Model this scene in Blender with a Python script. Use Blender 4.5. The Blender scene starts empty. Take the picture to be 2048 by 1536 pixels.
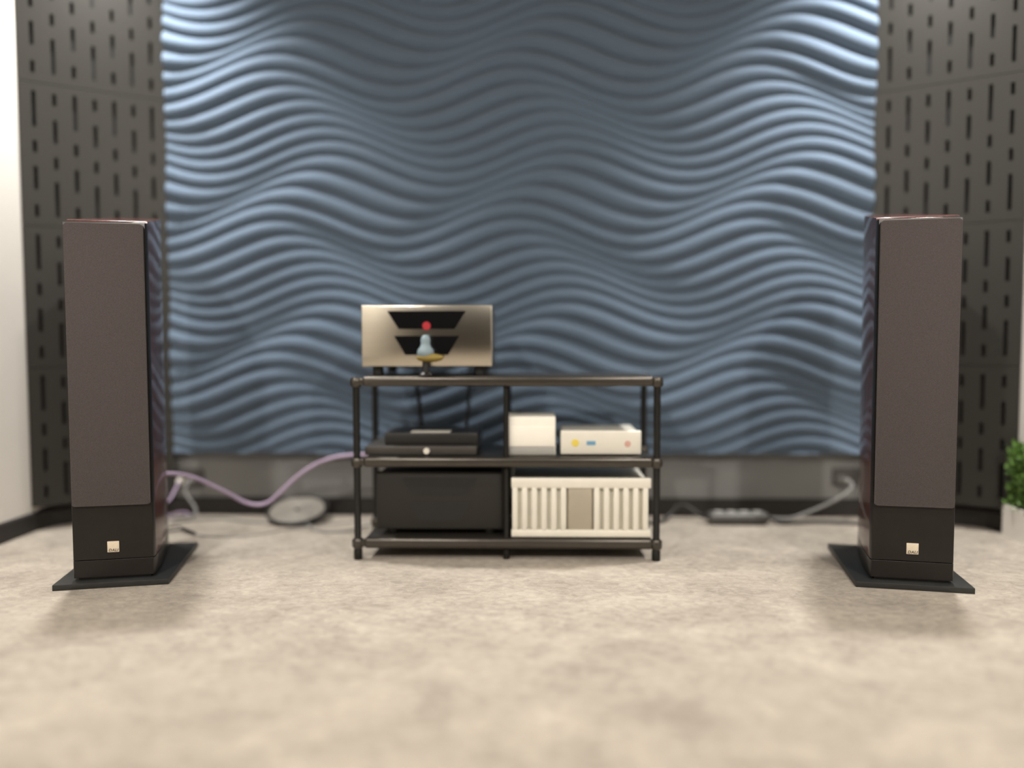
import bpy, bmesh, math, random
from mathutils import Vector, Matrix

scene = bpy.context.scene
COL = scene.collection
PI = math.pi
random.seed(7)

# ---------------------------------------------------------------- camera
F_PX = 1540.0
cam_d = bpy.data.cameras.new('camera')
cam = bpy.data.objects.new('camera', cam_d)
COL.objects.link(cam)
cam_d.sensor_fit = 'HORIZONTAL'
cam_d.sensor_width = 36.0
cam_d.lens = 36.0 * F_PX / 2048.0
cam_d.clip_start = 0.05
yaw, pitch, roll = 0.0262, 0.0511, -0.0021
fwd = Vector((-math.sin(yaw) * math.cos(pitch), math.cos(yaw) * math.cos(pitch), -math.sin(pitch)))
rgt = Vector((math.cos(yaw), math.sin(yaw), 0))
upv = rgt.cross(fwd)
r2 = rgt * math.cos(roll) + upv * math.sin(roll)
u2 = -rgt * math.sin(roll) + upv * math.cos(roll)
M = Matrix((r2, u2, -fwd)).transposed().to_4x4()
M.translation = Vector((0, 0, 0.679))
cam.matrix_world = M
cam_d.dof.use_dof = True
cam_d.dof.focus_distance = 2.15
cam_d.dof.aperture_fstop = 0.37
scene.camera = cam

# ---------------------------------------------------------------- world, view, lamps
world = bpy.data.worlds.new('world')
scene.world = world
world.use_nodes = True
world.node_tree.nodes['Background'].inputs[0].default_value = (1.0, 0.95, 0.88, 1)
world.node_tree.nodes['Background'].inputs[1].default_value = 0.02
scene.view_settings.view_transform = 'Standard'
scene.view_settings.look = 'None'
scene.view_settings.gamma = 1.0
scene.view_settings.exposure = 0.37
scene.view_settings.use_curve_mapping = False
scene.cycles.use_denoising = True

WARM = (1.0, 0.92, 0.83)
NEUTRAL = (1.0, 0.97, 0.93)


def spot(name, loc, target, watts, size, blend=0.5, radius=0.07, color=WARM):
    d = bpy.data.lights.new(name, 'SPOT')
    d.energy = watts
    d.spot_size = math.radians(size)
    d.spot_blend = blend
    d.shadow_soft_size = radius
    d.color = color
    o = bpy.data.objects.new(name, d)
    COL.objects.link(o)
    o.location = loc
    o.rotation_euler = (Vector(target) - Vector(loc)).to_track_quat('-Z', 'Y').to_euler()
    return o


CEIL = 2.62
# recessed downlights close to the two front corners
spot('corner_downlight', (-1.47, 2.66, CEIL - 0.03), (-1.32, 2.50, 0), 205, 92, 0.9, color=NEUTRAL)
spot('corner_downlight', (1.36, 2.68, CEIL - 0.03), (1.22, 2.50, 0), 205, 92, 0.9, color=NEUTRAL)
# downlights behind the camera; the last two are added fill lamps
spot('room_downlight_and_fill', (-1.25, -0.9, CEIL - 0.03), (-1.2, 0.9, 0), 205, 120, 0.8)
spot('room_downlight_and_fill', (1.45, -0.9, CEIL - 0.03), (1.3, 0.9, 0), 205, 120, 0.8)
spot('room_downlight_and_fill', (-1.2, 1.0, CEIL - 0.03), (-1.2, 1.0, 0), 70, 110, 0.8)
spot('room_downlight_and_fill', (1.2, 1.0, CEIL - 0.03), (1.2, 1.0, 0), 70, 110, 0.8)


# ---------------------------------------------------------------- materials
def node_mat(name):
    m = bpy.data.materials.new(name)
    m.use_nodes = True
    nt = m.node_tree
    return m, nt, nt.nodes['Principled BSDF']


def mat(name, col, rough=0.5, metal=0.0, var=0.06, scale=20.0, bump=0.0, bscale=200.0,
        coat=0.0, stretch=(1, 1, 1), spec=0.5, aniso=0.0, sheen=0.0, bdist=0.002):
    m, nt, b = node_mat(name)
    tc = nt.nodes.new('ShaderNodeTexCoord')
    mp = nt.nodes.new('ShaderNodeMapping')
    mp.inputs['Scale'].default_value = stretch
    nt.links.new(tc.outputs['Object'], mp.inputs[0])
    n = nt.nodes.new('ShaderNodeTexNoise')
    n.inputs['Scale'].default_value = scale
    n.inputs['Detail'].default_value = 4
    nt.links.new(mp.outputs[0], n.inputs['Vector'])
    r = nt.nodes.new('ShaderNodeValToRGB')
    r.color_ramp.elements[0].position = 0.3
    r.color_ramp.elements[1].position = 0.7
    r.color_ramp.elements[0].color = [max(0, c * (1 - var)) for c in col] + [1]
    r.color_ramp.elements[1].color = [min(1, c * (1 + var)) for c in col] + [1]
    nt.links.new(n.outputs['Fac'], r.inputs[0])
    nt.links.new(r.outputs[0], b.inputs['Base Color'])
    b.inputs['Roughness'].default_value = rough
    b.inputs['Metallic'].default_value = metal
    b.inputs['Coat Weight'].default_value = coat
    b.inputs['Coat Roughness'].default_value = 0.02
    b.inputs['Specular IOR Level'].default_value = spec
    b.inputs['Anisotropic'].default_value = aniso
    b.inputs['Sheen Weight'].default_value = sheen
    if bump:
        n2 = nt.nodes.new('ShaderNodeTexNoise')
        n2.inputs['Scale'].default_value = bscale
        n2.inputs['Detail'].default_value = 3
        nt.links.new(mp.outputs[0], n2.inputs['Vector'])
        bp = nt.nodes.new('ShaderNodeBump')
        bp.inputs['Strength'].default_value = bump
        bp.inputs['Distance'].default_value = bdist
        nt.links.new(n2.outputs['Fac'], bp.inputs['Height'])
        nt.links.new(bp.outputs[0], b.inputs['Normal'])
    return m


def carpet_mat():
    m, nt, b = node_mat('beige_carpet')
    L = nt.links.new
    tc = nt.nodes.new('ShaderNodeTexCoord')

    def noise(sc, det, rough=0.6, stretch=(1, 1, 1), dist=0.0):
        mp = nt.nodes.new('ShaderNodeMapping')
        mp.inputs['Scale'].default_value = stretch
        mp.inputs['Rotation'].default_value = (0, 0, 0.5)
        L(tc.outputs['Object'], mp.inputs[0])
        n = nt.nodes.new('ShaderNodeTexNoise')
        n.inputs['Scale'].default_value = sc
        n.inputs['Detail'].default_value = det
        n.inputs['Roughness'].default_value = rough
        n.inputs['Distortion'].default_value = dist
        L(mp.outputs[0], n.inputs['Vector'])
        return n

    big = noise(5, 4, 0.6, (1, 1.4, 1), 0.6)
    med = noise(32, 5, 0.70, (1, 1.5, 1), 0.8)
    fine = noise(420, 3, 0.7)
    a = nt.nodes.new('ShaderNodeMath'); a.operation = 'MULTIPLY'; a.inputs[1].default_value = 0.35
    L(big.outputs['Fac'], a.inputs[0])
    c = nt.nodes.new('ShaderNodeMath'); c.operation = 'MULTIPLY_ADD'; c.inputs[1].default_value = 0.45
    L(med.outputs['Fac'], c.inputs[0]); L(a.outputs[0], c.inputs[2])
    d = nt.nodes.new('ShaderNodeMath'); d.operation = 'MULTIPLY_ADD'; d.inputs[1].default_value = 0.25
    L(fine.outputs['Fac'], d.inputs[0]); L(c.outputs[0], d.inputs[2])
    r = nt.nodes.new('ShaderNodeValToRGB')
    r.color_ramp.elements[0].position = 0.40
    r.color_ramp.elements[1].position = 0.64
    r.color_ramp.elements[0].color = (0.225, 0.198, 0.166, 1)
    r.color_ramp.elements[1].color = (0.440, 0.394, 0.334, 1)
    L(d.outputs[0], r.inputs[0])
    L(r.outputs[0], b.inputs['Base Color'])
    b.inputs['Roughness'].default_value = 1.0
    b.inputs['Specular IOR Level'].default_value = 0.05
    b.inputs['Sheen Weight'].default_value = 0.15
    bp = nt.nodes.new('ShaderNodeBump')
    bp.inputs['Strength'].default_value = 0.7
    bp.inputs['Distance'].default_value = 0.004
    L(d.outputs[0], bp.inputs['Height'])
    L(bp.outputs[0], b.inputs['Normal'])
    return m


def wood_mat():
    m, nt, b = node_mat('red_brown_lacquered_veneer')
    L = nt.links.new
    tc = nt.nodes.new('ShaderNodeTexCoord')
    mp = nt.nodes.new('ShaderNodeMapping')
    mp.inputs['Scale'].default_value = (120, 120, 5)
    L(tc.outputs['Object'], mp.inputs[0])
    n = nt.nodes.new('ShaderNodeTexNoise')
    n.inputs['Scale'].default_value = 1.0
    n.inputs['Detail'].default_value = 6
    n.inputs['Roughness'].default_value = 0.7
    L(mp.outputs[0], n.inputs['Vector'])
    r = nt.nodes.new('ShaderNodeValToRGB')
    r.color_ramp.elements[0].position = 0.35
    r.color_ramp.elements[1].position = 0.68
    r.color_ramp.elements[0].color = (0.022, 0.005, 0.005, 1)
    r.color_ramp.elements[1].color = (0.13, 0.028, 0.020, 1)
    L(n.outputs['Fac'], r.inputs[0])
    L(r.outputs[0], b.inputs['Base Color'])
    b.inputs['Roughness'].default_value = 0.35
    b.inputs['Coat Weight'].default_value = 0.6
    b.inputs['Coat Roughness'].default_value = 0.012
    b.inputs['Coat IOR'].default_value = 1.4
    b.inputs['Specular IOR Level'].default_value = 0.15
    return m


def grille_mat():
    m, nt, b = node_mat('grey_brown_grille_cloth')
    L = nt.links.new
    tc = nt.nodes.new('ShaderNodeTexCoord')
    w1 = nt.nodes.new('ShaderNodeTexNoise')
    w1.inputs['Scale'].default_value = 900
    w1.inputs['Detail'].default_value = 2
    L(tc.outputs['Object'], w1.inputs['Vector'])
    r = nt.nodes.new('ShaderNodeValToRGB')
    r.color_ramp.elements[0].position = 0.3
    r.color_ramp.elements[1].position = 0.7
    r.color_ramp.elements[0].color = (0.050, 0.042, 0.042, 1)
    r.color_ramp.elements[1].color = (0.079, 0.067, 0.067, 1)
    L(w1.outputs['Fac'], r.inputs[0])
    L(r.outputs[0], b.inputs['Base Color'])
    b.inputs['Roughness'].default_value = 0.85
    b.inputs['Sheen Weight'].default_value = 0.2
    b.inputs['Specular IOR Level'].default_value = 0.2
    bp = nt.nodes.new('ShaderNodeBump')
    bp.inputs['Strength'].default_value = 0.4
    bp.inputs['Distance'].default_value = 0.0006
    L(w1.outputs['Fac'], bp.inputs['Height'])
    L(bp.outputs[0], b.inputs['Normal'])
    return m


MT = dict(
    carpet=carpet_mat(),
    white_wall=mat('white_wall_paint', (0.86, 0.83, 0.77), 0.7, var=0.015, scale=6, bump=0.05, bscale=150),
    grey_wall=mat('grey_wall_paint', (0.215, 0.217, 0.215), 0.65, var=0.03, scale=8, bump=0.08, bscale=250),
    dark_wall=mat('dark_rear_wall_grey', (0.09, 0.085, 0.08), 0.9, var=0.05),  # unseen rear wall, made dark to shape the silver faceplate's reflection
    ceiling=mat('ceiling_paint', (0.55, 0.53, 0.5), 0.9, var=0.02),
    black_trim=mat('black_vinyl_trim', (0.022, 0.020, 0.019), 0.5, var=0.1, scale=30),
    felt=mat('blue_felt', (0.112, 0.157, 0.219), 0.9, var=0.10, scale=260, bump=0.5, bscale=420, spec=0.15, sheen=0.25, bdist=0.003),
    panel=mat('charcoal_powder_coat', (0.023, 0.022, 0.019), 0.40, var=0.04, scale=300, bump=0.1, bscale=900, bdist=0.0005),
    void=mat('black_backing', (0.006, 0.006, 0.006), 0.9),
    wood=wood_mat(),
    grille=grille_mat(),
    gloss_black=mat('gloss_black_lacquer', (0.014, 0.012, 0.011), 0.22, var=0.05, coat=1.0),
    satin_black=mat('satin_black_lacquer', (0.013, 0.011, 0.010), 0.30, var=0.15, scale=30, spec=0.35),
    plate_black=mat('black_steel_plate', (0.020, 0.021, 0.021), 0.42, var=0.1, scale=60, bump=0.05, bscale=600),
    badge=mat('champagne_metal', (0.80, 0.71, 0.56), 0.4, metal=0.3, var=0.05, scale=300),
    ink=mat('dark_lettering', (0.05, 0.04, 0.035), 0.6),
    rack=mat('black_metal_rack', (0.090, 0.083, 0.073), 0.32, metal=0.8, var=0.06),
    rack_post=mat('black_rack_post', (0.010, 0.0095, 0.008), 0.45, var=0.06, spec=0.25),
    silver=mat('brushed_silver', (0.68, 0.645, 0.57), 0.2, metal=1.0, var=0.05, scale=8, stretch=(1, 1, 60), aniso=0.5),
    silver_paint=mat('pale_silver_finish', (0.78, 0.76, 0.68), 0.45, metal=0.2, var=0.03),
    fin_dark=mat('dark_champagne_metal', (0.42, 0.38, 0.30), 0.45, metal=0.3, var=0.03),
    white_plastic=mat('white_plastic', (0.88, 0.86, 0.78), 0.45, var=0.02),
    grey_plastic=mat('grey_plastic', (0.36, 0.36, 0.34), 0.5, var=0.03),
    black_box=mat('black_device_finish', (0.010, 0.010, 0.010), 0.4, var=0.1),
    dark_device=mat('dark_brown_device_finish', (0.011, 0.0098, 0.008), 0.5, var=0.06),
    dark_grey=mat('dark_grey_device_finish', (0.06, 0.056, 0.052), 0.4, metal=0.3, var=0.05),
    glass_black=mat('black_display_glass', (0.006, 0.006, 0.007), 0.12, var=0.05, coat=0.6),
    red=mat('red_plastic', (0.42, 0.02, 0.03), 0.4),
    yellow=mat('yellow_paint', (0.75, 0.60, 0.10), 0.5),
    ochre=mat('ochre_paint', (0.22, 0.16, 0.03), 0.55),
    blue_label=mat('blue_label', (0.15, 0.33, 0.50), 0.4),
    pale_blue=mat('pale_blue_paint', (0.20, 0.27, 0.31), 0.5),
    pink=mat('pink_label', (0.60, 0.36, 0.30), 0.5),
    lilac=mat('lilac_braided_sleeve', (0.43, 0.34, 0.48), 0.55, var=0.15, scale=500, bump=0.3, bscale=700),
    grey_braid=mat('grey_braided_sleeve', (0.24, 0.24, 0.235), 0.45, var=0.3, scale=600, bump=0.4, bscale=800),
    black_cable=mat('black_rubber_cable', (0.018, 0.017, 0.016), 0.45),
    beige_cable=mat('beige_grey_cable', (0.21, 0.195, 0.17), 0.6, var=0.1, scale=200),
    outlet=mat('charcoal_outlet_plastic', (0.075, 0.073, 0.070), 0.4, var=0.04),
    leaf=mat('green_leaf', (0.10, 0.20, 0.035), 0.55, var=0.45, scale=60),
)


# ---------------------------------------------------------------- helpers
def finish(name, bm, m, parent=None, smooth=None):
    me = bpy.data.meshes.new(name)
    bmesh.ops.recalc_face_normals(bm, faces=bm.faces)
    bm.to_mesh(me)
    bm.free()
    me.materials.append(MT[m])
    if smooth is not None:
        for p in me.polygons:
            p.use_smooth = True
        me.set_sharp_from_angle(angle=math.radians(smooth))
    o = bpy.data.objects.new(name, me)
    COL.objects.link(o)
    if parent:
        o.parent = parent
    return o


def tag(o, label=None, cat=None, group=None, kind=None):
    if label: o['label'] = label
    if cat: o['category'] = cat
    if group: o['group'] = group
    if kind: o['kind'] = kind
    return o


def thing(name, label, cat, loc=(0, 0, 0), rz=0, group=None):
    o = bpy.data.objects.new(name, None)
    o.empty_display_size = 0.05
    COL.objects.link(o)
    o.location = loc
    o.rotation_euler = (0, 0, rz)
    return tag(o, label, cat, group)


def add_box(bm, x0, x1, y0, y1, z0, z1, bev=0.0, seg=2):
    r = bmesh.ops.create_cube(bm, size=1.0)
    vs = r['verts']
    bmesh.ops.scale(bm, verts=vs, vec=(x1 - x0, y1 - y0, z1 - z0))
    bmesh.ops.translate(bm, verts=vs, vec=((x0 + x1) / 2, (y0 + y1) / 2, (z0 + z1) / 2))
    if bev:
        es = list({e for v in vs for e in v.link_edges})
        bmesh.ops.bevel(bm, geom=es, offset=bev, segments=seg, affect='EDGES', profile=0.5)
    return bm


def box(name, m, parent, x0, x1, y0, y1, z0, z1, bev=0.0, seg=2):
    bm = bmesh.new()
    add_box(bm, x0, x1, y0, y1, z0, z1, bev, seg)
    return finish(name, bm, m, parent, 40 if bev else None)


def add_prism(bm, pts, axis, a0, a1):
    """extrude polygon pts (2D) along axis between a0 and a1."""
    def P(p, a):
        if axis == 'z': return (p[0], p[1], a)
        if axis == 'y': return (p[0], a, p[1])
        return (a, p[0], p[1])
    lo = [bm.verts.new(P(p, a0)) for p in pts]
    hi = [bm.verts.new(P(p, a1)) for p in pts]
    bm.faces.new(lo)
    bm.faces.new(hi[::-1])
    n = len(pts)
    side = []
    for i in range(n):
        side.append(bm.faces.new((lo[i], lo[(i + 1) % n], hi[(i + 1) % n], hi[i])))
    return lo, hi


def prism(name, m, parent, pts, axis, a0, a1, bev=0.0, seg=2, smooth=None):
    bm = bmesh.new()
    lo, hi = add_prism(bm, pts, axis, a0, a1)
    if bev:
        s = set(lo) | set(hi)
        es = [e for e in bm.edges if (e.verts[0] in hi and e.verts[1] in hi) or (e.verts[0] in lo and e.verts[1] in lo)]
        bmesh.ops.bevel(bm, geom=es, offset=bev, segments=seg, affect='EDGES', profile=0.5)
    return finish(name, bm, m, parent, smooth)


def add_lathe(bm, prof, loc, axis='z', n=24):
    rings = []
    for r, h in prof:
        ring = []
        for i in range(n):
            a = 2 * PI * i / n
            c, s = math.cos(a) * r, math.sin(a) * r
            if axis == 'z': v = (loc[0] + c, loc[1] + s, loc[2] + h)
            elif axis == 'y': v = (loc[0] + c, loc[1] + h, loc[2] + s)
            else: v = (loc[0] + h, loc[1] + c, loc[2] + s)
            ring.append(bm.verts.new(v))
        rings.append(ring)
    for a, b in zip(rings, rings[1:]):
        for i in range(n):
            bm.faces.new((a[i], a[(i + 1) % n], b[(i + 1) % n], b[i]))
    bm.faces.new(rings[0][::-1])
    bm.faces.new(rings[-1])
    return bm


def lathe(name, m, parent, prof, loc, axis='z', n=24):
    bm = bmesh.new()
    add_lathe(bm, prof, loc, axis, n)
    return finish(name, bm, m, parent, 40)


def smooth_path(pts, sub=10):
    P = [Vector(p) for p in pts]
    if len(P) < 3:
        return P
    out = []
    for i in range(len(P) - 1):
        p0 = P[i - 1] if i else P[0] * 2 - P[1]
        p1, p2 = P[i], P[i + 1]
        p3 = P[i + 2] if i + 2 < len(P) else P[-1] * 2 - P[-2]
        for k in range(sub):
            t = k / sub
            out.append(0.5 * ((2 * p1) + (p2 - p0) * t + (2 * p0 - 5 * p1 + 4 * p2 - p3) * t * t +
                              (3 * p1 - p0 - 3 * p2 + p3) * t ** 3))
    out.append(P[-1])
    return out


def add_tube(bm, path, rad, n=10, radii=None):
    rings = []
    nrm = None
    for i, p in enumerate(path):
        t = (path[min(i + 1, len(path) - 1)] - path[max(i - 1, 0)]).normalized()
        if nrm is None:
            ref = Vector((0, 0, 1)) if abs(t.z) < 0.9 else Vector((1, 0, 0))
            nrm = (ref - t * ref.dot(t)).normalized()
        else:
            nrm = (nrm - t * nrm.dot(t)).normalized()
        bn = t.cross(nrm)
        r = radii[i] if radii else rad
        rings.append([bm.verts.new(p + (nrm * math.cos(2 * PI * k / n) + bn * math.sin(2 * PI * k / n)) * r) for k in range(n)])
    for a, b in zip(rings, rings[1:]):
        for i in range(n):
            bm.faces.new((a[i], a[(i + 1) % n], b[(i + 1) % n], b[i]))
    bm.faces.new(rings[0][::-1])
    bm.faces.new(rings[-1])
    return bm


def tube(name, m, parent, pts, rad, sub=10, n=10):
    bm = bmesh.new()
    add_tube(bm, smooth_path(pts, sub), rad, n)
    return finish(name, bm, m, parent, 60)


def struct(o, label=None):
    o['kind'] = 'structure'
    if label: o['label'] = label
    return o


# ---------------------------------------------------------------- room shell
XL, XR, YB, YF = -1.828, 1.72, 3.045, -3.2
struct(box('floor', 'carpet', None, XL - 0.1, XR + 0.1, YF - 0.1, YB + 0.1, -0.05, 0.0))
struct(box('ceiling', 'ceiling', None, XL - 0.1, XR + 0.1, YF - 0.1, YB + 0.1, CEIL, CEIL + 0.08))
struct(box('wall_back', 'grey_wall', None, XL - 0.1, XR + 0.1, YB, YB + 0.1, -0.02, CEIL + 0.02))
struct(box('wall_left', 'white_wall', None, XL - 0.1, XL, YF - 0.1, YB + 0.02, -0.02, CEIL + 0.02))
struct(box('wall_right', 'white_wall', None, XR, XR + 0.1, YF - 0.1, YB + 0.02, -0.02, CEIL + 0.02))
struct(box('wall_front', 'dark_wall', None, XL - 0.1, XR + 0.1, YF - 0.1, YF, -0.02, CEIL + 0.02))

HB, TB = 0.069, 0.012


def strip_path(name, path, h, t):
    """a low skirting that follows a plan path; the room side is to the right of travel."""
    bm = bmesh.new()
    P = [Vector((x, y, 0)) for x, y in path]
    rows = []
    for i, p in enumerate(P):
        d = (P[min(i + 1, len(P) - 1)] - P[max(i - 1, 0)]).normalized()
        nr = Vector((d.y, -d.x, 0))
        q = p + nr * t
        c = p + nr * t * 0.45
        rows.append([bm.verts.new((p.x, p.y, 0)), bm.verts.new((q.x, q.y, 0)), bm.verts.new((q.x, q.y, h - 0.006)),
                     bm.verts.new((c.x, c.y, h)), bm.verts.new((p.x, p.y, h))])
    for a, b in zip(rows, rows[1:]):
        for k in range(5):
            bm.faces.new((a[k], a[(k + 1) % 5], b[(k + 1) % 5], b[k]))
    bm.faces.new(rows[0])
    bm.faces.new(rows[-1][::-1])
    return finish(name, bm, 'black_trim', None, 30)


struct(strip_path('baseboard_left', [(XL, YF), (XL, 2.74), (XL + 0.006, 2.79), (XL + 0.03, 2.84), (XL + 0.075, 2.885),
                                     (-1.48, YB - 0.02), (-1.47, YB)], HB, TB))
struct(strip_path('baseboard_back', [(-1.475, YB), (1.37, YB)], HB, TB))
struct(strip_path('baseboard_right', [(1.365, YB), (1.375, YB - 0.02), (XR - 0.075, 2.885), (XR - 0.03, 2.84), (XR - 0.006, 2.79),
                                      (XR, 2.745), (XR, 2.742)], HB, TB))

# ---------------------------------------------------------------- blue wave panel
WX0, WX1, WZ0, WZ1 = -1.415, 1.292, 0.252, CEIL - 0.02
WY = 2.996


def crease(k, x):
    s = 0.0956 * math.sin(2 * PI * k / 10 + 2.2846) + 0.0137 * math.sin(4 * PI * k / 10 + 0.6639)
    th = 2 * PI * (x + 0.8787 - s) / 0.9217
    return 1.9109 - 0.0569 * k + 0.0614 * math.cos(th) - 0.0098 * math.sin(2 * PI * k / 10 - 1.4716)


def wave_panel():
    NX, NP = 200, 12
    prof = []
    for j in range(NP):
        t = j / NP
        pk = 0.58
        d = math.sin(PI / 2 * t / pk) ** 0.85 if t < pk else math.cos(PI / 2 * (t - pk) / (1 - pk)) ** 0.6
        prof.append((t, d))
    k0, k1 = -15, 33
    bm = bmesh.new()
    cols = []
    for i in range(NX + 1):
        x = WX0 + (WX1 - WX0) * i / NX
        pts = []
        for k in range(k0, k1):
            za, zb = crease(k, x), crease(k + 1, x)
            sp = za - zb
            amp = min(0.029, 0.0190 * max(0.15, (sp / 0.057)) ** 2.2)
            for t, d in prof:
                z = za + (zb - za) * t
                pts.append((z, WY - d * amp))
        col = []
        for z, y in pts:
            zc = min(WZ1, max(WZ0, z))
            col.append(bm.verts.new((x, y if WZ0 <= z <= WZ1 else WY, zc)))
        cols.append(col)
    n = len(cols[0])
    for a, b in zip(cols, cols[1:]):
        for j in range(n - 1):
            zs = [v.co.z for v in (a[j], a[j + 1], b[j], b[j + 1])]
            if max(zs) - min(zs) < 1e-6:
                continue
            bm.faces.new((a[j], a[j + 1], b[j + 1], b[j]))
    loose = [v for v in bm.verts if not v.link_faces]
    bmesh.ops.delete(bm, geom=loose, context='VERTS')
    # closed sides and back
    for colv, sgn in ((cols[0], -1), (cols[-1], 1)):
        vs = [v for v in colv if v.is_valid]
        x = vs[0].co.x
        back = [bm.verts.new((x, YB - 0.003, v.co.z)) for v in vs]
        for j in range(len(vs) - 1):
            if abs(vs[j].co.z - vs[j + 1].co.z) > 1e-7:
                bm.faces.new((vs[j], vs[j + 1], back[j + 1], back[j]))
    add_box(bm, WX0 + 0.002, WX1 - 0.002, WY + 0.001, YB - 0.003, WZ0, WZ1)
    o = finish('wave_wall_panel', bm, 'felt', None, 50)
    return o


wp = wave_panel()
tag(wp, 'large blue felt acoustic panel sculpted in flowing wave ridges across the back wall', 'wall panel')


# ---------------------------------------------------------------- slotted corner panels
TILE_H = 0.511
PAT_A = [(0.030, 0.127), (0.206, 0.043), (0.298, 0.083), (0.435, 0.043)]
PAT_B = [(0.034, 0.042), (0.128, 0.084), (0.261, 0.042), (0.350, 0.125)]


def tile_mesh(Lp, first, h):
    """perforated sheet: u along x (0..Lp), outward face at y=0 looking to -y, z 0..h."""
    bm = bmesh.new()
    T = 0.005
    ncol = 7
    pitch = Lp / 7.45
    sw = 0.0125
    g = 0.001

    def quad(x0, x1, z0, z1, y=0.0):
        bm.faces.new([bm.verts.new(p) for p in ((x0, y, z0), (x1, y, z0), (x1, y, z1), (x0, y, z1))])

    zt, zb = h - g, g
    xs = 0.0
    for c in range(ncol):
        cx = Lp / 2 + (c - (ncol - 1) / 2) * pitch
        a, b = cx - sw / 2, cx + sw / 2
        quad(xs, a, zb, zt)
        pat = PAT_A if (c % 2 == 0) == first else PAT_B
        top = zt
        for off, ln in pat:
            z1 = h - off
            z0 = z1 - ln
            if z1 > h - 0.004:
                continue
            quad(a, b, z1, top)
            # slot walls
            for p in (((a, 0, z0), (a, 0, z1), (a, T, z1), (a, T, z0)), ((b, 0, z0), (b, T, z0), (b, T, z1), (b, 0, z1)),
                      ((a, 0, z0), (a, T, z0), (b, T, z0), (b, 0, z0)), ((a, 0, z1), (b, 0, z1), (b, T, z1), (a, T, z1))):
                bm.faces.new([bm.verts.new(q) for q in p])
            top = z0
        quad(a, b, zb, top)
        xs = b
    quad(xs, Lp, zb, zt)
    # returned edges
    for p in (((0, 0, zb), (0, 0, zt), (0, T, zt), (0, T, zb)), ((Lp, 0, zb), (Lp, T, zb), (Lp, T, zt), (Lp, 0, zt)),
              ((0, 0, zb), (0, T, zb), (Lp, T, zb), (Lp, 0, zb)), ((0, 0, zt), (Lp, 0, zt), (Lp, T, zt), (0, T, zt))):
        bm.faces.new([bm.verts.new(q) for q in p])
    bmesh.ops.remove_doubles(bm, verts=bm.verts, dist=1e-6)
    return bm


def corner_panel(p0, p1, first, label):
    """p0 -> p1 runs left to right as seen from the room."""
    d = Vector((p1[0] - p0[0], p1[1] - p0[1]))
    Lp = d.length
    rz = math.atan2(d.y, d.x)
    t = thing('slotted_panel', label, 'wall panel', (p0[0], p0[1], 0), rz, 'slotted corner panels')
    z = 0.089
    src = None
    zs = 0
    while z < CEIL - 0.03:
        h = min(TILE_H, CEIL - 0.015 - z)
        if src is None:
            o = finish('panel_tile', tile_mesh(Lp, first, TILE_H), 'panel', t)
            src = o
        elif h > TILE_H - 0.001:
            o = src.copy()
            COL.objects.link(o)
            o.parent = t
        else:
            break
        o.location = (0, 0, z)
        z += TILE_H
    zt = z
    box('backing', 'void', t, 0.030, Lp - 0.030, 0.014, 0.018, 0.10, zt - 0.01)
    return t


corner_panel((XL + 0.004, 2.735), (-1.417, 2.990), True,
             'charcoal slotted metal panel across the corner behind the speaker with the lilac cable')
corner_panel((1.294, 2.990), (XR - 0.004, 2.752), False,
             'charcoal slotted metal panel across the corner beside the green plant trough')


# ---------------------------------------------------------------- loudspeakers
def text_mesh(body, size, m, parent, loc, depth=0.0004, shear=0.25):
    cu = bpy.data.curves.new('lettering', 'FONT')
    cu.body = body
    cu.size = size
    cu.shear = shear
    cu.align_x = 'CENTER'
    cu.extrude = depth
    cu.space_character = 1.12
    cu.offset = 0.00012
    to = bpy.data.objects.new('lettering_source', cu)
    COL.objects.link(to)
    dg = bpy.context.evaluated_depsgraph_get()
    me = bpy.data.meshes.new_from_object(to.evaluated_get(dg))
    bpy.data.objects.remove(to)
    me.materials.clear()
    me.materials.append(MT[m])
    me.transform(Matrix.Rotation(PI / 2, 4, 'X'))
    o = bpy.data.objects.new('lettering', me)
    COL.objects.link(o)
    o.parent = parent
    o.location = loc
    return o


def plan(off=0.0, y0=0.022, rfront=0.0):
    """boat-tail plan of the cabinet, counter-clockwise; front at y0."""
    K = [(0.0, 0.1075), (0.06, 0.1052), (0.12, 0.1010), (0.18, 0.0940), (0.24, 0.0855), (0.30, 0.0760), (0.35, 0.0668),
         (0.38, 0.0590), (0.395, 0.0500), (0.402, 0.0380)]
    kk = [(y0, None)] + [k for k in K if k[0] > y0 + 0.005]

    def hw(y):
        for (a, wa), (b, wb) in zip(K, K[1:]):
            if a <= y <= b:
                t = (y - a) / (b - a)
                return wa + (wb - wa) * t
        return K[-1][1]
    side = [(hw(y) - off, y) for y, _ in kk]
    pts = [(x, y) for x, y in side] + [(-x, y) for x, y in reversed(side)]
    return pts


def rounded_rect(x0, x1, z0, z1, r, n=5):
    out = []
    for cx, cz, a0 in ((x1 - r, z1 - r, 0), (x0 + r, z1 - r, PI / 2), (x0 + r, z0 + r, PI), (x1 - r, z0 + r, 1.5 * PI)):
        for k in range(n + 1):
            a = a0 + PI / 2 * k / n
            out.append((cx + r * math.cos(a), cz + r * math.sin(a)))
    return out


def smooth_plan(pts, it=2):
    return pts


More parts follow.
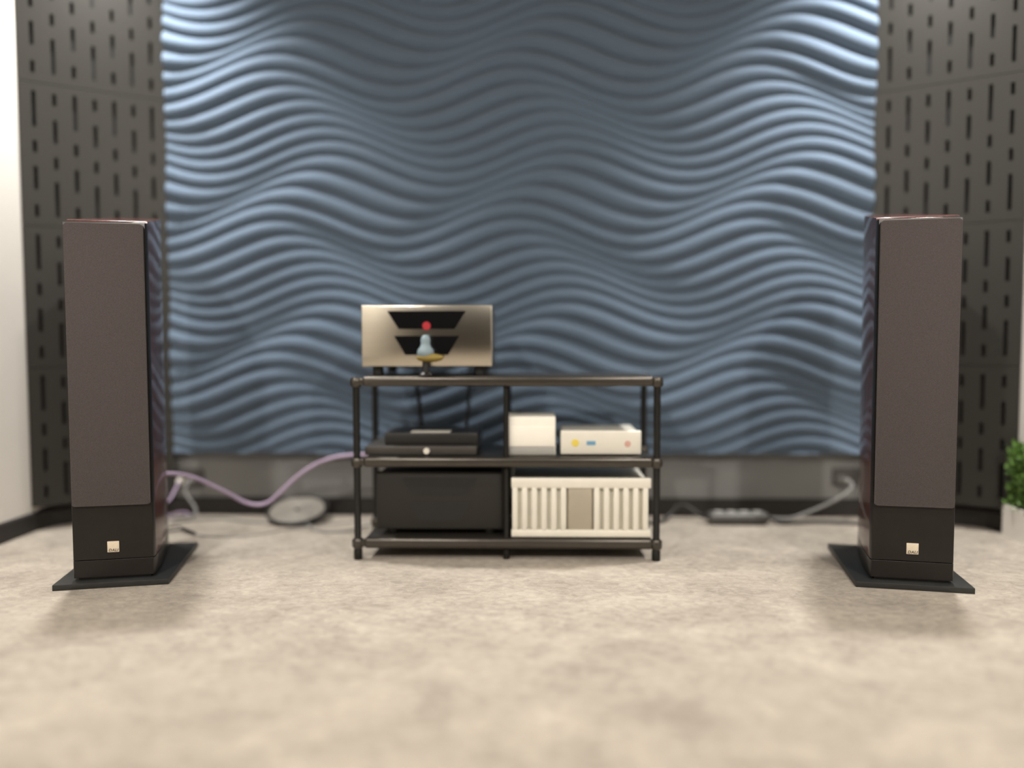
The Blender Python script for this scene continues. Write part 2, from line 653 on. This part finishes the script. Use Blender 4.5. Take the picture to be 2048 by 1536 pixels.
def speaker(loc, rz, label):
    t = thing('floorstanding_speaker', label, 'speaker', loc, rz, 'pair of floorstanding speakers')
    # steel plate on the carpet
    box('base_plate', 'plate_black', t, -0.151, 0.151, -0.031, 0.389, 0.0, 0.0162, 0.0015, 2)
    # shadow gap, black plinth, wood cabinet, baffle
    prism('spacer', 'plate_black', t, plan(0.012, 0.010), 'z', 0.0165, 0.0235)
    pl = plan(0.0, 0.006)
    pl = [(0.1045, 0.0)] + pl + [(-0.1045, 0.0)]
    prism('plinth', 'satin_black', t, pl, 'z', 0.0235, 0.0716, 0.0006, 1, 35)
    bm = bmesh.new()
    lo, hi = add_prism(bm, plan(0.0, 0.024), 'z', 0.0742, 1.0300)
    for v in hi:
        v.co.z += 0.172 * (v.co.y - 0.024)
    es = [e for e in bm.edges if e.verts[0] in hi and e.verts[1] in hi]
    bmesh.ops.bevel(bm, geom=es, offset=0.005, segments=4, affect='EDGES', profile=0.5)
    finish('cabinet', bm, 'wood', t, 35)
    bf = bmesh.new()
    prof = [(-0.1070, 0.0238), (-0.1070, 0.006), (-0.1045, 0.0), (0.1045, 0.0), (0.1070, 0.006), (0.1070, 0.0238)]
    lo, hi = add_prism(bf, prof, 'z', 0.0742, 1.0225)
    es = [e for e in bf.edges if e.verts[0] in hi and e.verts[1] in hi]
    bmesh.ops.bevel(bf, geom=es, offset=0.004, segments=3, affect='EDGES', profile=0.5)
    b = finish('baffle', bf, 'satin_black', t, 30)
    # cloth grille
    gb = bmesh.new()
    lo, hi = add_prism(gb, rounded_rect(-0.1015, 0.1015, 0.2285, 1.0165, 0.006), 'y', -0.0105, -0.0005)
    es = [e for e in gb.edges if e.verts[0] in lo and e.verts[1] in lo]
    bmesh.ops.bevel(gb, geom=es, offset=0.0025, segments=3, affect='EDGES', profile=0.5)
    finish('grille', gb, 'grille', t, 40)
    # badge with the maker's letters
    bd = box('badge', 'badge', t, -0.0155, 0.0155, -0.0022, 0.0002, 0.0935, 0.1245, 0.0006, 2)
    bd['label'] = 'small square champagne metal badge'
    text_mesh('DALI', 0.0108, 'ink', bd, (0.0, -0.0024, 0.0960))
    # rear terminals
    tp = box('terminal_panel', 'black_box', t, -0.035, 0.035, 0.4015, 0.405, 0.16, 0.30, 0.001)
    for sx in (-0.018, 0.018):
        lathe('binding_post', 'badge', tp, [(0.007, 0), (0.007, 0.02), (0.005, 0.024)], (sx, 0.405, 0.20), 'y', 12)
    return t


speaker((-1.1885, 2.129, 0), 0.2256,
        'dark wood floorstanding speaker with lilac cable at its back, near the dark cable lead')
speaker((1.0585, 2.1475, 0), -0.1864,
        'dark wood floorstanding speaker beside the wall outlet with a grey plug')

# ---------------------------------------------------------------- equipment rack
RX0, RX1, RY0, RY1 = -0.553, 0.389, 2.402, 2.69
RXM = (RX0 + RX1) / 2
SHELF = [(0.037, 0.070), (0.295, 0.327), (0.549, 0.581)]
rack = thing('audio_rack', 'low black metal rack with three wide shelves holding hi-fi units', 'rack', (RXM, (RY0 + RY1) / 2, 0))
ox, oy = RXM, (RY0 + RY1) / 2
for z0, z1 in SHELF:
    sh = box('shelf', 'rack', rack, RX0 + 0.022 - ox, RX1 - 0.012 - ox, RY0 - 0.016 - oy, RY1 + 0.016 - oy, z0, z1, 0.010, 4)
    for px in (RX0, RX1):
        for py in (RY0, RY1):
            sgn = 1 if px == RX0 else -1
            box('bracket', 'rack', sh, min(px, px + sgn * 0.03) - ox, max(px, px + sgn * 0.03) - ox, py - 0.011 - oy, py + 0.011 - oy,
                z0 + 0.004, z1 - 0.006, 0.004)
for px in (RX0, RXM, RX1):
    for py in (RY0, RY1):
        if px == RXM:
            top, rad, pyy = 0.549, 0.0085, (RY0 + 0.012 if py == RY0 else RY1)
        else:
            top, rad, pyy = 0.566, 0.0110, py
        po = lathe('post', 'rack_post', rack, [(rad * 1.25, 0.0), (rad * 1.25, 0.03), (rad, 0.034), (rad, top)], (px - ox, pyy - oy, 0), 'z', 20)
        if px != RXM:
            for z0, z1 in SHELF:
                lathe('collar', 'rack', po, [(0.014, z0 - 0.002), (0.0185, z0 + 0.004), (0.0185, z1 - 0.010), (0.015, z1 - 0.004), (0.004, z1 - 0.003)],
                      (px - ox, pyy - oy, 0), 'z', 20)


# ---------------------------------------------------------------- hi-fi units
def feet(t, x0, x1, y0, y1, z0, z1, m='black_box', r=0.018):
    for x in (x0, x1):
        for y in (y0, y1):
            lathe('foot', m, t, [(r * 0.9, z0), (r, z0 + 0.002), (r, z1)], (x, y, 0), 'z', 16)


def vee(cx, wt, wb, zt, zb):
    return [(cx - wt / 2, zt), (cx - wb / 2, zb), (cx + wb / 2, zb), (cx + wt / 2, zt)]


def vee_amp(label, x0, x1, y0, z0, foot_z, h, body, face, glass, name='amplifier'):
    cx = (x0 + x1) / 2
    t = thing(name, label, 'amplifier', (cx, y0, foot_z))
    w = x1 - x0
    zb = z0 - foot_z
    box('chassis', body, t, -w / 2 + 0.008, w / 2 - 0.008, 0.012, 0.34, zb, zb + h - 0.006, 0.002)
    fp = box('faceplate', face, t, -w / 2, w / 2, 0.0, 0.014, zb, zb + h, 0.004, 3)
    s = w / 0.417
    prism('display', glass, fp, vee(0.0, 0.250 * s, 0.178 * s, zb + h - 0.019, zb + h - 0.076), 'y', -0.0012, 0.002)
    prism('display', glass, fp, vee(0.0, 0.207 * s, 0.137 * s, zb + h - 0.098, zb + h - 0.158), 'y', -0.0012, 0.002)
    feet(t, -w / 2 + 0.045, w / 2 - 0.045, 0.04, 0.29, 0.0, zb + 0.001)
    return t, fp, zb


t, fp, zb = vee_amp('silver amplifier with dark V-shaped display and red dot, on the top shelf', -0.543, -0.126, 2.44, 0.609, 0.5815, 0.196,
                    'dark_grey', 'silver', 'glass_black')
lathe('indicator', 'red', fp, [(0.013, -0.004), (0.013, 0.0)], (0.0, 0.0, zb + 0.130), 'y', 20)
vee_amp('large matt black amplifier on the bottom shelf beside the finned silver one', -0.500, -0.092, 2.436, 0.088, 0.0705, 0.186,
        'black_box', 'dark_device', 'black_box')

# small ornament before the silver amplifier
t = thing('ornament', 'small pale blue ornament with a yellow part before the silver amplifier', 'ornament', (-0.334, 2.409, 0.5815))
lathe('stand', 'black_box', t, [(0.020, 0.0), (0.021, 0.004), (0.012, 0.012), (0.010, 0.050)], (0, 0, 0), 'z', 20)
lathe('figure', 'pale_blue', t, [(0.010, 0.050), (0.022, 0.058), (0.027, 0.070), (0.025, 0.082), (0.017, 0.092), (0.0145, 0.102), (0.0155, 0.112), (0.013, 0.122), (0.006, 0.128), (0.001, 0.129)],
      (0, 0, 0), 'z', 20)
bm = bmesh.new()
bmesh.ops.create_icosphere(bm, subdivisions=3, radius=1.0, matrix=Matrix.Translation((0.014, -0.004, 0.057)) @ Matrix.Diagonal((0.043, 0.024, 0.014, 1)))
finish('saucer', bm, 'ochre', t, 60)

# black box on a slim dark unit
t = thing('slim_player', 'slim dark grey unit with round knob under the black box', 'hi-fi unit', (-0.355, 2.425, 0.3275))
box('case', 'dark_grey', t, -0.178, 0.178, 0.0, 0.25, 0.002, 0.029, 0.003)
lathe('knob', 'silver_paint', t, [(0.009, -0.010), (0.010, -0.008), (0.010, 0.0)], (0.02, 0.0, 0.015), 'y', 20)
feet(t, -0.14, 0.14, 0.04, 0.2, 0.0, 0.003, r=0.012)
t = thing('black_media_box', 'flat black box with a silver strip on top, on the slim dark unit', 'hi-fi unit', (-0.325, 2.455, 0.3565))
box('case', 'black_box', t, -0.150, 0.150, 0.0, 0.19, 0.0, 0.040, 0.003)
box('label_strip', 'silver_paint', t, -0.068, 0.060, 0.006, 0.070, 0.0398, 0.0412, 0.0005)

# white box
t = thing('white_power_unit', 'small upright white box with a grey lower band, on the middle shelf', 'hi-fi unit', (-0.003, 2.425, 0.3275))
box('case', 'white_plastic', t, -0.077, 0.077, 0.003, 0.17, 0.0, 0.124, 0.004, 3)
box('front_panel', 'white_plastic', t, -0.074, 0.074, 0.0, 0.006, 0.030, 0.092, 0.001)
box('lower_band', 'grey_plastic', t, -0.074, 0.074, 0.0, 0.006, 0.003, 0.0285, 0.001)

# silver preamplifier with stickers
t = thing('preamplifier', 'low pale silver unit with yellow and pink stickers beside the white box', 'hi-fi unit', (0.217, 2.425, 0.3275))
box('case', 'silver_paint', t, -0.122, 0.122, 0.010, 0.24, 0.006, 0.074, 0.002)
fp = box('faceplate', 'silver_paint', t, -0.127, 0.127, 0.0, 0.012, 0.004, 0.080, 0.004, 3)
box('display', 'blue_label', fp, -0.045, -0.017, -0.0012, 0.002, 0.034, 0.047)
lathe('sticker', 'yellow', fp, [(0.012, -0.0012), (0.012, 0.001)], (-0.081, 0.0, 0.041), 'y', 20)
lathe('sticker', 'pink', fp, [(0.010, -0.0012), (0.010, 0.001)], (0.084, 0.0, 0.038), 'y', 20)
feet(t, -0.09, 0.09, 0.02, 0.2, 0.0, 0.005, r=0.012)

# finned power amplifier
t = thing('power_amplifier', 'pale silver power amplifier with vertical front fins on the bottom shelf', 'amplifier', (0.153, 2.398, 0.0705))
W = 0.219
box('chassis', 'silver_paint', t, -W + 0.006, W - 0.006, 0.020, 0.31, 0.004, 0.178, 0.002)
box('top_flange', 'silver_paint', t, -W, W, 0.0, 0.022, 0.158, 0.190, 0.003)
box('bottom_flange', 'silver_paint', t, -W, W, 0.0, 0.022, 0.003, 0.026, 0.003)
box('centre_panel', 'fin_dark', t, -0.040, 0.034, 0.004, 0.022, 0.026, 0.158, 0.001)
for s in (-1, 1):
    for k in range(6):
        xc = -0.003 + s * (0.052 + 0.0305 * k)
        box('fin', 'silver_paint', t, xc - 0.0085, xc + 0.0085, -0.001, 0.021, 0.0255, 0.1585, 0.002)
feet(t, -0.17, 0.17, 0.04, 0.26, 0.0, 0.005, r=0.015)

# ---------------------------------------------------------------- cables hanging in the rack
tag(tube('signal_cable', 'black_cable', None, [(-0.425, 2.80, 0.66), (-0.424, 2.805, 0.60), (-0.418, 2.77, 0.535), (-0.404, 2.73, 0.48), (-0.398, 2.735, 0.41), (-0.39, 2.73, 0.37)], 0.007),
    'black cable bending down behind the rack towards the flat black box', 'cable', 'cables behind the rack')
tag(tube('signal_cable', 'black_cable', None, [(-0.225, 2.80, 0.66), (-0.226, 2.805, 0.60), (-0.228, 2.77, 0.52), (-0.230, 2.74, 0.42), (-0.24, 2.73, 0.37)], 0.006),
    'straight black cable hanging behind the rack near its middle post', 'cable', 'cables behind the rack')


# ---------------------------------------------------------------- wall outlets
def outlet(x0, z0, label, plug_x):
    cx = x0 + 0.058
    t = thing('wall_outlet', label, 'outlet', (cx, YB, z0), 0, 'double wall outlets')
    fpm = bmesh.new()
    lo, hi = add_prism(fpm, rounded_rect(-0.058, 0.058, 0.0, 0.070, 0.006), 'y', -0.010, -0.0002)
    es = [e for e in fpm.edges if e.verts[0] in lo and e.verts[1] in lo]
    bmesh.ops.bevel(fpm, geom=es, offset=0.003, segments=3, affect='EDGES', profile=0.5)
    finish('faceplate', fpm, 'outlet', t, 40)
    for sx in (-0.026, 0.022):
        box('switch', 'outlet', t, sx - 0.0085, sx + 0.0085, -0.016, -0.009, 0.048, 0.062, 0.002)
    for sx in (-0.026, 0.022):
        for dx, dz, a in ((-0.007, 0.008, 0.5), (0.007, 0.008, -0.5), (0.0, -0.005, 0)):
            s = box('socket_slot', 'void', t, -0.0012, 0.0012, -0.0006, 0.0006, -0.0045, 0.0045)
            s.location = (sx + dx, -0.0101, 0.024 + dz)
            s.rotation_euler = (0, a, 0)
    return t


outlet(1.181, 0.121, 'charcoal double wall outlet with grey round plug, beside the speaker', -0.02)
outlet(-1.437, 0.110, 'charcoal double wall outlet with lilac cord plugged in, behind the speaker', 0.0)


def corded_plug(name, label, cat, m, plug_pts, path, rad, pr, group=None):
    """a mains lead: one thing with cord and plug."""
    t = thing(name, label, cat, path[0], 0, group)
    o = Vector(path[0])
    tube('cord', m, t, [Vector(p) - o for p in path], rad)
    bm = bmesh.new()
    P = smooth_path([Vector(p) - o for p in plug_pts], 6)
    n = len(P)
    rr = [pr * (1.0 - 0.42 * (i / (n - 1)) + 0.07 * math.sin(i * 1.9)) for i in range(n)]
    add_tube(bm, P, pr, 16, rr)
    finish('plug', bm, 'grey_braid' if m != 'lilac' else 'white_plastic', t, 50)
    return t


corded_plug('mains_lead', 'grey braided mains lead from the wall outlet to the power strip', 'cable', 'grey_braid',
            [(1.213, 3.034, 0.146), (1.216, 3.010, 0.149), (1.226, 2.985, 0.145)],
            [(1.222, 2.998, 0.147), (1.231, 2.975, 0.141), (1.224, 2.962, 0.128), (1.196, 2.955, 0.104), (1.142, 2.950, 0.073),
             (1.065, 2.945, 0.040), (0.985, 2.935, 0.014), (0.93, 2.925, 0.016), (0.895, 2.92, 0.022)], 0.0058, 0.019)
corded_plug('mains_lead', 'lilac mains lead plugged into the outlet, looping over the carpet', 'cable', 'lilac',
            [(-1.405, 3.034, 0.134), (-1.404, 3.012, 0.142), (-1.399, 2.988, 0.138)],
            [(-1.402, 3.000, 0.142), (-1.394, 2.975, 0.136), (-1.386, 2.925, 0.116), (-1.372, 2.84, 0.092), (-1.40, 2.765, 0.075), (-1.46, 2.80, 0.03), (-1.465, 2.87, 0.008),
             (-1.430, 2.935, 0.006), (-1.385, 2.945, 0.006), (-1.358, 2.965, 0.006), (-1.366, 3.000, 0.007), (-1.40, 3.012, 0.012),
             (-1.44, 2.99, 0.006), (-1.47, 2.95, 0.006)], 0.0045, 0.015)
corded_plug('mains_lead', 'grey braided mains lead from the outlet, curling back behind the speaker', 'cable', 'grey_braid',
            [(-1.357, 3.034, 0.134), (-1.358, 3.010, 0.140), (-1.364, 2.99, 0.135)],
            [(-1.361, 2.998, 0.138), (-1.370, 2.980, 0.120), (-1.366, 2.975, 0.098), (-1.345, 2.965, 0.072), (-1.315, 2.945, 0.042), (-1.310, 2.92, 0.020),
             (-1.345, 2.88, 0.022), (-1.385, 2.83, 0.034), (-1.43, 2.76, 0.03), (-1.45, 2.70, 0.007), (-1.42, 2.60, 0.007)], 0.0052, 0.015)

# speaker cable to the rack
tag(tube('speaker_cable', 'lilac', None, [(-1.287, 2.545, 0.200), (-1.290, 2.575, 0.226), (-1.252, 2.60, 0.238), (-1.195, 2.66, 0.215), (-1.105, 2.72, 0.152), (-1.050, 2.745, 0.112),
                                          (-1.003, 2.76, 0.097), (-0.960, 2.765, 0.108), (-0.919, 2.765, 0.143), (-0.862, 2.765, 0.196), (-0.802, 2.765, 0.238), (-0.730, 2.765, 0.268),
                                          (-0.651, 2.765, 0.280), (-0.56, 2.77, 0.282), (-0.47, 2.76, 0.30), (-0.42, 2.75, 0.33)], 0.0062),
    'thick lilac speaker cable sagging from the speaker to the rack', 'cable')

# dark lead with heat-shrink sleeve on the carpet
t = thing('speaker_lead', 'thin dark lead with a black sleeve lying on the carpet', 'cable', (-1.285, 2.754, 0))
o = Vector((-1.285, 2.754, 0))
tube('cord', 'grey_braid', t, [Vector(p) - o for p in [(-1.205, 2.689, 0.006), (-1.15, 2.668, 0.004), (-1.085, 2.662, 0.003), (-0.98, 2.70, 0.003), (-0.865, 2.80, 0.003), (-0.775, 2.85, 0.003),
                                                      (-0.68, 2.90, 0.003), (-0.55, 2.93, 0.003)]], 0.0022)
bm = bmesh.new()
add_tube(bm, [Vector(p) - o for p in [(-1.278, 2.748, 0.012), (-1.276, 2.746, 0.012), (-1.206, 2.690, 0.007), (-1.200, 2.686, 0.006)]], 0.005, 12, [0.004, 0.0062, 0.0056, 0.003])
finish('sleeve', bm, 'black_cable', t, 50)
tube('core', 'black_cable', t, [Vector(p) - o for p in [(-1.276, 2.748, 0.013), (-1.30, 2.752, 0.018), (-1.345, 2.735, 0.012), (-1.36, 2.68, 0.02)]], 0.0028)
tube('core', 'black_cable', t, [Vector(p) - o for p in [(-1.276, 2.744, 0.010), (-1.305, 2.735, 0.006), (-1.335, 2.715, 0.006), (-1.36, 2.66, 0.01)]], 0.0028)

tag(tube('network_cable', 'grey_braid', None, [(-1.378, 2.864, 0.004), (-1.304, 2.916, 0.004), (-1.22, 2.95, 0.004), (-1.079, 2.886, 0.004), (-0.939, 2.862, 0.004), (-0.865, 2.850, 0.004), (-0.828, 2.815, 0.0105),
                                              (-0.80, 2.765, 0.004), (-0.73, 2.735, 0.004), (-0.66, 2.755, 0.004), (-0.63, 2.82, 0.004), (-0.56, 2.86, 0.004)], 0.0036),
    'thin grey cable winding over the carpet past the coil to the rack', 'cable')

# coil of cable leaning on the skirting
t = thing('cable_coil', 'flat coil of beige grey cable with dark outer turn, leaning on the skirting', 'cable', (-0.905, 2.920, 0.0))
bm = bmesh.new()
path = []
turns = 13
for i in range(turns * 28 + 1):
    a = 2 * PI * i / 28
    r = 0.012 + 0.0072 * i / 28
    path.append(Vector((r * math.cos(a), r * math.sin(a) * 0.92, 0.0012 * math.sin(a * 3))))
add_tube(bm, path, 0.0042, 8)
tilt = math.radians(18)
inner = finish('inner_turn', bm, 'beige_cable', t, 60)
inner.rotation_euler = (tilt, 0, 0)
inner.location = (0, 0.0, 0.044)
bm = bmesh.new()
path = []
for i in range(2 * 40 + 1):
    a = 2 * PI * i / 40 + 0.8
    r = 0.1125 + 0.002 * math.sin(a * 2)
    path.append(Vector((r * math.cos(a), r * math.sin(a) * 0.92, -0.004 + 0.008 * i / 80)))
add_tube(bm, path, 0.0056, 8)
outer = finish('outer_turn', bm, 'black_cable', t, 60)
outer.rotation_euler = (tilt, 0, 0)
outer.location = (0, 0.0, 0.044)

# power strip by the skirting
t = thing('power_strip', 'rounded grey power strip on the carpet by the skirting', 'power strip', (0.777, 2.905, 0))
bm = bmesh.new()
add_box(bm, -0.115, 0.115, -0.032, 0.032, 0.004, 0.046, 0.018, 5)
finish('case', bm, 'outlet', t, 40)
for k in range(4):
    x = -0.072 + 0.048 * k
    lathe('socket', 'grey_plastic', t, [(0.018, 0.0455), (0.018, 0.0475), (0.015, 0.0478)], (x, 0.0, 0), 'z', 20)
box('underside', 'black_box', t, -0.10, 0.10, -0.026, 0.026, 0.0, 0.006)
tag(tube('mains_cable', 'black_cable', None, [(0.895, 2.895, 0.024), (0.935, 2.89, 0.010), (1.02, 2.905, 0.0075), (1.092, 2.915, 0.0075), (1.196, 2.895, 0.0075), (1.25, 2.875, 0.0075), (1.31, 2.78, 0.0075), (1.32, 2.66, 0.0075)], 0.0072),
    'thick black cable on the carpet from the power strip to the speaker', 'cable')
tag(tube('mains_cable', 'black_cable', None, [(0.66, 2.905, 0.024), (0.635, 2.925, 0.03), (0.60, 2.955, 0.052), (0.565, 2.965, 0.055), (0.53, 2.945, 0.025), (0.49, 2.91, 0.008), (0.42, 2.86, 0.008), (0.34, 2.80, 0.008)], 0.0075),
    'thick black cable arching from the power strip to behind the rack', 'cable')

# ---------------------------------------------------------------- plant trough at the side wall
t = thing('plant_trough', 'slim white trough of green foliage against the white wall', 'planter', (1.69, 2.30, 0))
bm = bmesh.new()
x0, x1, y0, y1, h = -0.030, 0.029, -0.55, 0.437, 0.114
w = 0.005
add_box(bm, x0, x0 + w, y0, y1, 0, h)
add_box(bm, x1 - w, x1, y0, y1, 0, h)
add_box(bm, x0 + w, x1 - w, y0, y0 + w, 0, h)
add_box(bm, x0 + w, x1 - w, y1 - w, y1, 0, h)
add_box(bm, x0 + w, x1 - w, y0 + w, y1 - w, 0, 0.09)
finish('trough', bm, 'white_wall', t)
bm = bmesh.new()
for i in range(5200):
    y = random.uniform(y0 + 0.012, y1 - 0.012)
    x = random.uniform(x0 + 0.006, x1 - 0.008)
    z = 0.09 + (random.random() ** 0.8) * 0.235
    L = random.uniform(0.018, 0.032)
    wd = L * random.uniform(0.25, 0.4)
    d = Vector((random.gauss(-0.25, 0.5), random.gauss(0, 0.5), random.uniform(0.2, 1.2))).normalized()
    s = d.cross(Vector((random.gauss(0, 1), random.gauss(0, 1), random.gauss(0, 1)))).normalized()
    nrm = d.cross(s)
    p = Vector((x, y, z))
    lim = lambda v: Vector((min(x1 - 0.001, max(x0 - 0.006, v.x)), min(y1 + 0.004, v.y), v.z))
    a, b_, c, e = p, p + d * L * 0.5 + s * wd + nrm * 0.002, p + d * L, p + d * L * 0.5 - s * wd + nrm * 0.002
    bm.faces.new([bm.verts.new(lim(v)) for v in (a, b_, c, e)])
fo = finish('foliage', bm, 'leaf', t)
fo['kind'] = 'stuff'
